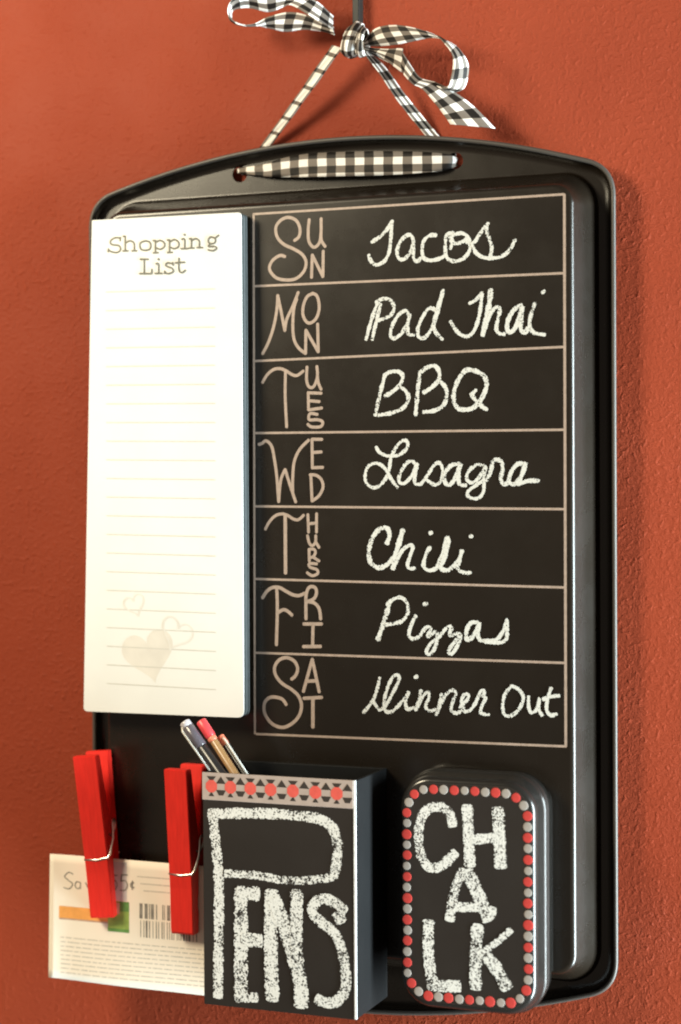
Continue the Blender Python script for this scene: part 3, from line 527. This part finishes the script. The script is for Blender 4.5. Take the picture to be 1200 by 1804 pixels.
# ------------------------------------------------------------------ shopping list pad
pad_d = lambda x, z: 27.0 + (127 - z) / 215 * 2
pad = thing('shopping_list_pad', 'tall white shopping list notepad stuck to the left side of the tray', 'notepad')
def quad_round(c, r, k=5):
    """corners (x, z) in order with a radius for each"""
    out = []; n = len(c)
    for i in range(n):
        p, q, s_ = Vector(c[i - 1]), Vector(c[i]), Vector(c[(i + 1) % n])
        a = q + (p - q).normalized() * r[i]; b = q + (s_ - q).normalized() * r[i]
        for j in range(k + 1):
            t = j / k; out.append(tuple((1 - t) ** 2 * a + 2 * t * (1 - t) * q + t * t * b))
    return out
PC = [(-112.9, 127.6), (-117.6, -87.2), (-40.5, -87.0), (-41.3, 126.9)]
def padring(o, off):
    out = []
    for x, z in quad_round(PC, [0.5, 2.0, 3.2, 1.6]):
        cx, cz = -78, 20
        s_ = 1 - o / 40.0
        out.append((cx + (x - cx) * s_, pad_d(x, z) + off, cz + (z - cz) * (1 - o / 110.0)))
    return out
sheet = link('front_sheet', ring_solid([padring(0, -0.35), padring(0, -0.02), padring(0.08, 0.0)], True), MPAPER, pad)
for k in range(3):
    o_ = [0.25, 0.1, 0.3][k]; top = [-0.5, -2.1, -3.7][k]
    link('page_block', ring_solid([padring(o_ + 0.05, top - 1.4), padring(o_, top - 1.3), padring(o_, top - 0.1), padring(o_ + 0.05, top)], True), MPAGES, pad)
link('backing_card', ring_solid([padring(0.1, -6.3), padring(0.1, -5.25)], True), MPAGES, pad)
for z in (100, -60): link('magnet', bevbox(-95, -62, PLAT + 0.05, pad_d(0, z) - 6.5, z - 6, z + 6, 0.2), MBOX, pad)
link('title_print', strokes(TITLE, pad_d, 0.05, 0.4, capk=0.3), MTITLE, sheet)['label'] = 'grey typewriter print reading Shopping List'
for k in range(22):
    z = 95.3 - k * 8.12
    link('rule_line', strokes([([(-105.8, z + 0.6), (-53.6, z - 0.3)], 0.42)], pad_d, 0.05, 8), MRULE, sheet)
def heart(cx, cz, s_, rot, fill, wd=0.5):
    pts = []
    for k in range(40):
        t = 2 * math.pi * k / 40
        x = 16 * math.sin(t) ** 3 / 16; z = (13 * math.cos(t) - 5 * math.cos(2 * t) - 2 * math.cos(3 * t) - math.cos(4 * t)) / 16
        pts.append((cx + s_ * (x * math.cos(rot) - z * math.sin(rot)), cz + s_ * (x * math.sin(rot) + z * math.cos(rot))))
    if fill: return mesh([V(x, pad_d(x, z) + 0.03, z) for x, z in pts], [tuple(range(40))])
    return strokes([(pts + [pts[0]], wd)], pad_d, 0.04, 1.5)
link('heart_print', heart(-85.5, -61, 12.5, math.radians(14), True), MHEART, sheet)
link('heart_print', heart(-72.0, -52, 7.5, math.radians(-25), False, 0.7), MHEART2, sheet)
link('heart_print', heart(-92.0, -40, 5.0, math.radians(20), False, 0.6), MHEART2, sheet)
at_base(pad, -78, 20, -87)

# ------------------------------------------------------------------ pen box
bx0, bx1, bz0, bz1, bd0, bd1 = -47.0, 20.2, -202.2, -106.5, PLAT + 0.1, 56.0
box = thing('pen_box', 'open black box lettered PENS in chalk with a patterned band round its top edge', 'box')
link('front_panel', bevbox(bx0, bx1, bd1 - 1.6, bd1, bz0, bz1, 0.35), MBOARD, box)
link('back_panel', bevbox(bx0 + 0.1, bx1 - 0.1, bd0, bd0 + 1.6, bz0 + 0.1, bz1 - 0.1, 0.35), MBOX, box)
link('side_panel', bevbox(bx0 + 0.05, bx0 + 1.6, bd0 + 1.6, bd1 - 1.6, bz0 + 0.1, bz1 - 0.2, 0.2), MBOX, box)
link('side_panel', bevbox(bx1 - 1.6, bx1 - 0.05, bd0 + 1.6, bd1 - 1.6, bz0 + 0.1, bz1 - 0.2, 0.2), MBOX, box)
link('bottom_panel', bevbox(bx0 + 1.6, bx1 - 1.6, bd0 + 1.6, bd1 - 1.6, bz0 + 0.2, bz0 + 1.7, 0.2), MBOX, box)
link('corner_edge', bevbox(bx1 - 0.75, bx1 + 0.22, bd1 - 0.6, bd1 + 0.16, bz0 + 0.3, bz1 + 0.05, 0.15), MEDGE, box)['label'] = 'pale strip along the front corner edge'
band = link('patterned_band', bevbox(bx0 - 0.12, bx1 - 0.8, bd1 - 0.1, bd1 + 0.22, bz1 - 11.2, bz1 + 0.1, 0.1, 1), MTAPE, box)
def poly_plate(polys, d):
    vs_, fs = [], []
    for P_ in polys:
        b = len(vs_); vs_ += [V(x, d, z) for x, z in P_]; fs.append(tuple(range(b, b + len(P_))))
    return mesh(vs_, fs)
reds, blacks = [], []
zm = bz1 - 5.5
RX = [-42.9, -34.3, -25.4, -16.4, -6.6, 3.2, 12.4]
for i, x in enumerate(RX):
    reds.append([(x + 2.75 * math.cos(math.radians(22.5 + 45 * k)), zm + 2.75 * math.sin(math.radians(22.5 + 45 * k))) for k in range(8)])
    blacks.append([(x - 2.1, zm + 4.1), (x, zm + 1.6), (x + 2.1, zm + 4.1)][::-1])
    blacks.append([(x - 1.3, zm - 4.1), (x + 1.3, zm - 4.1), (x, zm - 2.1)])
    xm = x + (RX[i + 1] - x) / 2 if i < 6 else x + 4.6
    blacks.append([(xm - 2.2, zm + 1.2), (xm + 2.2, zm + 1.2), (xm, zm + 4.2)])
    blacks.append([(xm - 2.2, zm - 1.4), (xm - 1.0, zm - 3.6), (xm + 1.0, zm - 3.6), (xm + 2.2, zm - 1.4)])
prt = link('band_print', poly_plate(reds, bd1 + 0.26), MTAPER, band); prt['label'] = 'row of red dots printed on the band'
prt = link('band_print', poly_plate(blacks, bd1 + 0.25), MTAPEK, band); prt['label'] = 'black triangles printed on the band'
link('chalk_writing', strokes(PENS, bd1, 0.05, 0.7, 0.07, 0.04, 0.10, 1.06), MCHALKB, box)['label'] = 'thick white chalk letters reading PENS'
at_base(box, (bx0 + bx1) / 2, bd0, bz0)

# ------------------------------------------------------------------ pens in the box
def pen(name, label, top, rim, rad, segs, length, clip=None):
    """segs: (start mm from the top end, end, radius factor, material, part name)"""
    t = Vector(V(*top)); ax = (V(*rim) - t).normalized()
    o = thing(name, label, 'pen', 'pens standing in the black box')
    for a, b, k, mt, pn in segs:
        r = rad * k * MM; e = 0.35 * MM
        path = [t + ax * a * MM, t + ax * (a * MM + e), t + ax * (b * MM - e), t + ax * b * MM]
        auto_smooth(link(pn, tube(path, [r * 0.86, r, r, r * 0.9], 18), mt, o), 50)
    if clip:
        side = ax.cross(Vector((0, 1, 0))).normalized(); front = Vector((0, -1, 0))
        off = (front * 0.8 + side * clip[0]).normalized() * (rad + 0.5) * MM
        path = [t + ax * 1.5 * MM + off * 0.7, t + ax * 3 * MM + off, t + ax * clip[1] * MM + off]
        link('clip', tube(path, 0.55 * MM, 8), clip[2], o, True)
    p = t + ax * length * MM
    o.location = p
    for ch in o.children: ch.matrix_parent_inverse = Matrix.Translation(-p)
    return o
pen('capped_pen', 'black pen with a clear grey cap leaning in the pen box, leftmost of the three', PENTOP[0], PENRIM[0], 2.5,
    [(0, 2.6, 0.93, MPENW, 'cap_end'), (2.6, 13, 1.0, MPENC, 'cap'), (13, 82, 0.93, MPENK, 'barrel')], 82, (-0.9, 26, MPENS))
pen('gold_pen', 'gold pen with a bright red end leaning in the pen box, middle of the three', PENTOP[1], PENRIM[1], 2.0,
    [(0, 8.2, 1.12, MPENR, 'end_cap'), (8.2, 10.2, 1.0, MPENO, 'collar'), (10.2, 84, 0.86, MPENG, 'barrel')], 84)
pen('striped_pen', 'slim black and silver pen with coral end in the pen box, rightmost of three', PENTOP[2], PENRIM[2], 1.7,
    [(0, 4.6, 1.0, MPENO, 'end_cap'), (4.6, 78, 0.95, MPENK, 'barrel')], 78, (0.9, 24, MPENS))

# ------------------------------------------------------------------ chalk tin
TX, TZ, THW, THH, TR = 61.5, -152.4, 28.4, 46.7, 13.0
tin = thing('chalk_tin', 'black rounded hinged tin lettered CHALK and edged with red and grey dots', 'tin')
def tring(off, d): return [(x, d, z) for x, z in rrect(TX, TZ, THW - off, THH - off, TR - off, 12)]
lid_p = [(0.2, 29.0), (-0.9, 28.4), (-1.5, 28.7), (-1.7, 29.4), (-1.4, 30.1), (-0.9, 30.5), (-0.75, 31), (-0.1, 36.6), (0.15, 37.8), (0.65, 38.8), (1.35, 39.55), (2.2, 39.92), (3.0, 40.0)]
lid = link('lid', ring_solid([tring(a, d) for a, d in lid_p]), MTIN, tin); auto_smooth(lid, 55)
base_p = [(1.0, PLAT + 0.15), (-0.2, PLAT + 0.5), (-0.9, PLAT + 1.6), (-0.8, 23.9), (-1.3, 24.4), (-1.3, 25.1), (-0.7, 25.6), (-0.5, 29.2)]
auto_smooth(link('base', ring_solid([tring(a, d) for a, d in base_p], True, False), MTIN, tin), 55)
link('lid_face', ring_solid([tring(2.5, 39.97), tring(2.7, 40.04)], False, True), MBOARD, lid)
for z in (-135, -170): link('hinge', bevbox(TX - THW - 0.6, TX - THW + 0.8, 25.5, 31.5, z - 5, z + 5, 0.3), MTIN, tin)
# ring of dots
path = rrect(TX, TZ, THW - 3.2, THH - 5.0, TR - 3.0, 16); path.append(path[0])
cum = [0.0]
for a, b in zip(path, path[1:]): cum.append(cum[-1] + math.hypot(b[0] - a[0], b[1] - a[1]))
ND = 58
def dome(r, h):
    rings = []
    for rr, dd in ((1.0, 0), (1.0, 0.35), (0.93, 0.65), (0.7, 0.9)):
        rings.append([(r * rr * math.cos(2 * math.pi * k / 18), h * dd, r * rr * math.sin(2 * math.pi * k / 18)) for k in range(18)])
    rings.append([(r * 0.25 * math.cos(2 * math.pi * k / 18), h, r * 0.25 * math.sin(2 * math.pi * k / 18)) for k in range(18)])
    return ring_solid(rings)
dmesh = {0: dome(2.05, 0.10), 1: dome(1.86, 0.10)}
dmesh[0].materials.append(MDOTR); dmesh[1].materials.append(MDOTG)
for i in range(ND):
    s_ = cum[-1] * (i + 0.35) / ND
    j = max(k for k in range(len(cum) - 1) if cum[k] <= s_); f = (s_ - cum[j]) / (cum[j + 1] - cum[j])
    x = path[j][0] + (path[j + 1][0] - path[j][0]) * f + random.uniform(-0.13, 0.13); z = path[j][1] + (path[j + 1][1] - path[j][1]) * f + random.uniform(-0.13, 0.13)
    o = bpy.data.objects.new('dot', dmesh[i % 2]); COL.objects.link(o); o.parent = lid; o.location = V(x, 40.06, z); o.scale = [random.uniform(0.88, 1.04)] * 3
for md_ in dmesh.values():
    for p in md_.polygons: p.use_smooth = True
link('chalk_writing', strokes(CHALK, 40.04, 0.05, 0.7, 0.07, 0.04, 0.10, 1.08), MCHALKB, lid)['label'] = 'thick white chalk letters reading CHALK'
at_base(tin, TX, PLAT, TZ - THH)

# ------------------------------------------------------------------ coupon
def coup_d(x, z):
    return 27.5 + 0.9 * math.sin((x + 128) / 15.0) * ((z + 208) / -56.0 + 1.0) * 0.8 + (0.7 if x < -125 else 0.0) * ((-125 - x) / 10.0) ** 2
cp = thing('coupon', 'cream printed coupon slip hanging from the two red clothespins', 'coupon')
CTL, CTR, CBR, CBL = (-135.4, -151.2), (-50.0, -151.6), (-50.0, -207.6), (-136.7, -206.2)
def cpt(u, v):
    a = (CTL[0] + (CTR[0] - CTL[0]) * u, CTL[1] + (CTR[1] - CTL[1]) * u); b = (CBL[0] + (CBR[0] - CBL[0]) * u, CBL[1] + (CBR[1] - CBL[1]) * u)
    return (a[0] + (b[0] - a[0]) * v, a[1] + (b[1] - a[1]) * v)
vs_, fs = [], []; NU, NV = 36, 14
for j in range(NV + 1):
    for i in range(NU + 1):
        x, z = cpt(i / NU, j / NV); vs_.append(V(x, coup_d(x, z), z))
for j in range(NV):
    for i in range(NU):
        a = j * (NU + 1) + i; fs.append((a, a + 1, a + NU + 2, a + NU + 1))
o = link('paper', mesh(vs_, fs), MCOUP, cp, True); md = o.modifiers.new('thickness', 'SOLIDIFY'); md.thickness = 0.12 * MM; md.offset = 0
def patch(x0, x1, z0, z1, lift, k=6):
    vs_, fs = [], []
    for i in range(k + 1):
        x = x0 + (x1 - x0) * i / k
        for z in (z0, z1): vs_.append(V(x, coup_d(x, z) + 0.06 + lift, z))
        if i: fs.append((2 * i - 2, 2 * i, 2 * i + 1, 2 * i - 1))
    return mesh(vs_, fs)
def joined(rects, lift):
    vs_, fs = [], []
    for x0, x1, z0, z1 in rects:
        b = len(vs_)
        for x in (x0, x1):
            for z in (z0, z1): vs_.append(V(x, coup_d(x, z) + 0.06 + lift, z))
        fs.append((b, b + 2, b + 3, b + 1))
    return mesh(vs_, fs)
link('price_print', strokes(COUPON, coup_d, 0.12, 0.4), MCDARK, cp)['label'] = 'thin grey print reading Save 55 cents'
link('lilac_panel', patch(-109, -97.5, -169.5, -152.6, 0.02), MLILAC, cp)
link('orange_banner', patch(-131.3, -106.8, -179.4, -174.0, 0.03), MORANGE, cp)
link('orange_banner', patch(-131.3, -106.8, -179.9, -179.2, 0.05), MPINKP, cp)
link('picture', patch(-106.8, -96.4, -182.9, -169.8, 0.05), MGREEN, cp)
link('picture_band', patch(-106.2, -101.0, -175.4, -170.4, 0.09), MPINKP, cp)
link('picture_band', patch(-106.9, -96.4, -183.2, -181.8, 0.11), MGREEN2, cp)
link('picture_band', patch(-101.0, -96.4, -174.0, -169.8, 0.07), MGREEN2, cp)
bars, x = [], -91.4; rb = random.Random(11)
while x < -64:
    wd = rb.choice((0.35, 0.5, 0.9, 1.5)); 
    if not (-83.0 < x < -81.4): bars.append((x, x + wd, -176.4, -169.8))
    x += wd + rb.choice((0.4, 0.6, 1.0))
x = -91.0
while x < -64:
    wd = rb.choice((0.35, 0.5, 0.9)); bars.append((x, x + wd, -184.6, -177.2)); x += wd + rb.choice((0.5, 0.7, 1.2))
link('barcode', joined(bars, 0.04), MCDARK, cp)
lines = []
for k in range(3): lines.append((-92.5 + k * 1.5, -72, -158.6 - k * 3.0, -158.0 - k * 3.0))
for k in range(9):
    x = -130.8
    while x < -54:
        wl = rb.uniform(1.5, 6.5); z = -187.6 - k * 1.95; lines.append((x, min(x + wl, -53), z - 0.55, z)); x += wl + 0.7
link('small_print', joined(lines, 0.03), MCTEXT, cp)['kind'] = 'stuff'
at_base(cp, -93, 27, -207)

# ------------------------------------------------------------------ clothespins
def prong_mesh(front, wd, L):
    # side profile in (distance out, z) with z = 0 at the jaw end
    if front: prof = [(0.1, 0), (0.1, 9), (0.9, 11), (0.9, 15), (0.1, 17), (0.1, 34), (0.9, 36.5), (0.9, 40.5), (0.6, 42), (7.6, L), (12.4, L), (6.9, 20), (6.0, 1.0), (5.4, 0)]
    else: prof = [(-0.1, 0), (-0.1, 9), (-0.9, 11), (-0.9, 15), (-0.1, 17), (-0.1, 34), (-0.9, 36.5), (-0.9, 40.5), (-0.6, 42), (-3.4, L), (-7.4, L), (-7.2, 20), (-6.2, 1.0), (-5.6, 0)]
    k = len(prof); vs_ = [V(s_ * wd / 2, d, z) for s_ in (-1, 1) for d, z in prof]
    fs = [(i, (i + 1) % k, k + (i + 1) % k, k + i) for i in range(k)] + [tuple(range(k)), tuple(range(k, 2 * k))[::-1]]
    me = mesh(vs_, fs); fixn(me)
    bm = bmesh.new(); bm.from_mesh(me)
    bmesh.ops.bevel(bm, geom=[e for e in bm.edges if e.calc_face_angle(0) > 0.9], offset=0.3 * MM, segments=2, affect='EDGES')
    bm.to_mesh(me); bm.free(); return me
def clothespin(label, x, z, dep, roll, yaw, L):
    o = thing('clothespin', label, 'clothespin', 'red clothespins on the tray')
    wd = 10.6
    link('front_prong', prong_mesh(True, wd, L), MPIN, o); link('back_prong', prong_mesh(False, wd, L), MPIN, o)
    # coil spring across the pivot with a leg over each prong
    h = wd / 2; path = []
    path += [V(-h - 0.2, 6.8 + 0.3, 26.0), V(0, 7.35, 25.6), V(h + 0.1, 7.25, 26.4), V(h + 0.95, 6.6, 28.0), V(h + 2.2, 4.9, 34.0)]
    for k in range(4 * 14 + 1):
        a = 2 * math.pi * k / 14
        path.append(V(h + 2.4 - (2 * h + 2.7) * k / 56, 0.8 + 3.5 * math.cos(a), 38.6 + 3.5 * math.sin(a)))
    path += [V(-h - 0.8, -4.2, 33.5), V(-h - 0.75, -7.0, 28.0), V(-h - 0.1, -7.75, 26.4), V(0, -7.8, 25.8), V(h + 0.2, -7.6, 26.0)]
    link('spring', tube(path, 0.55 * MM, 8), MWIRE, o, True)
    o.location = V(x, dep, z); o.rotation_euler = (0, math.radians(roll), math.radians(yaw))
    return o
clothespin('tilted red clothespin at the left tray edge, over the orange banner of the coupon', -107.7, -176.4, 27.6, -4.2, 9, 71.5)
clothespin('upright red clothespin beside the pen box, over the barcode of the coupon', -68.2, -180.4, 27.3, 0.3, 0, 71.5)
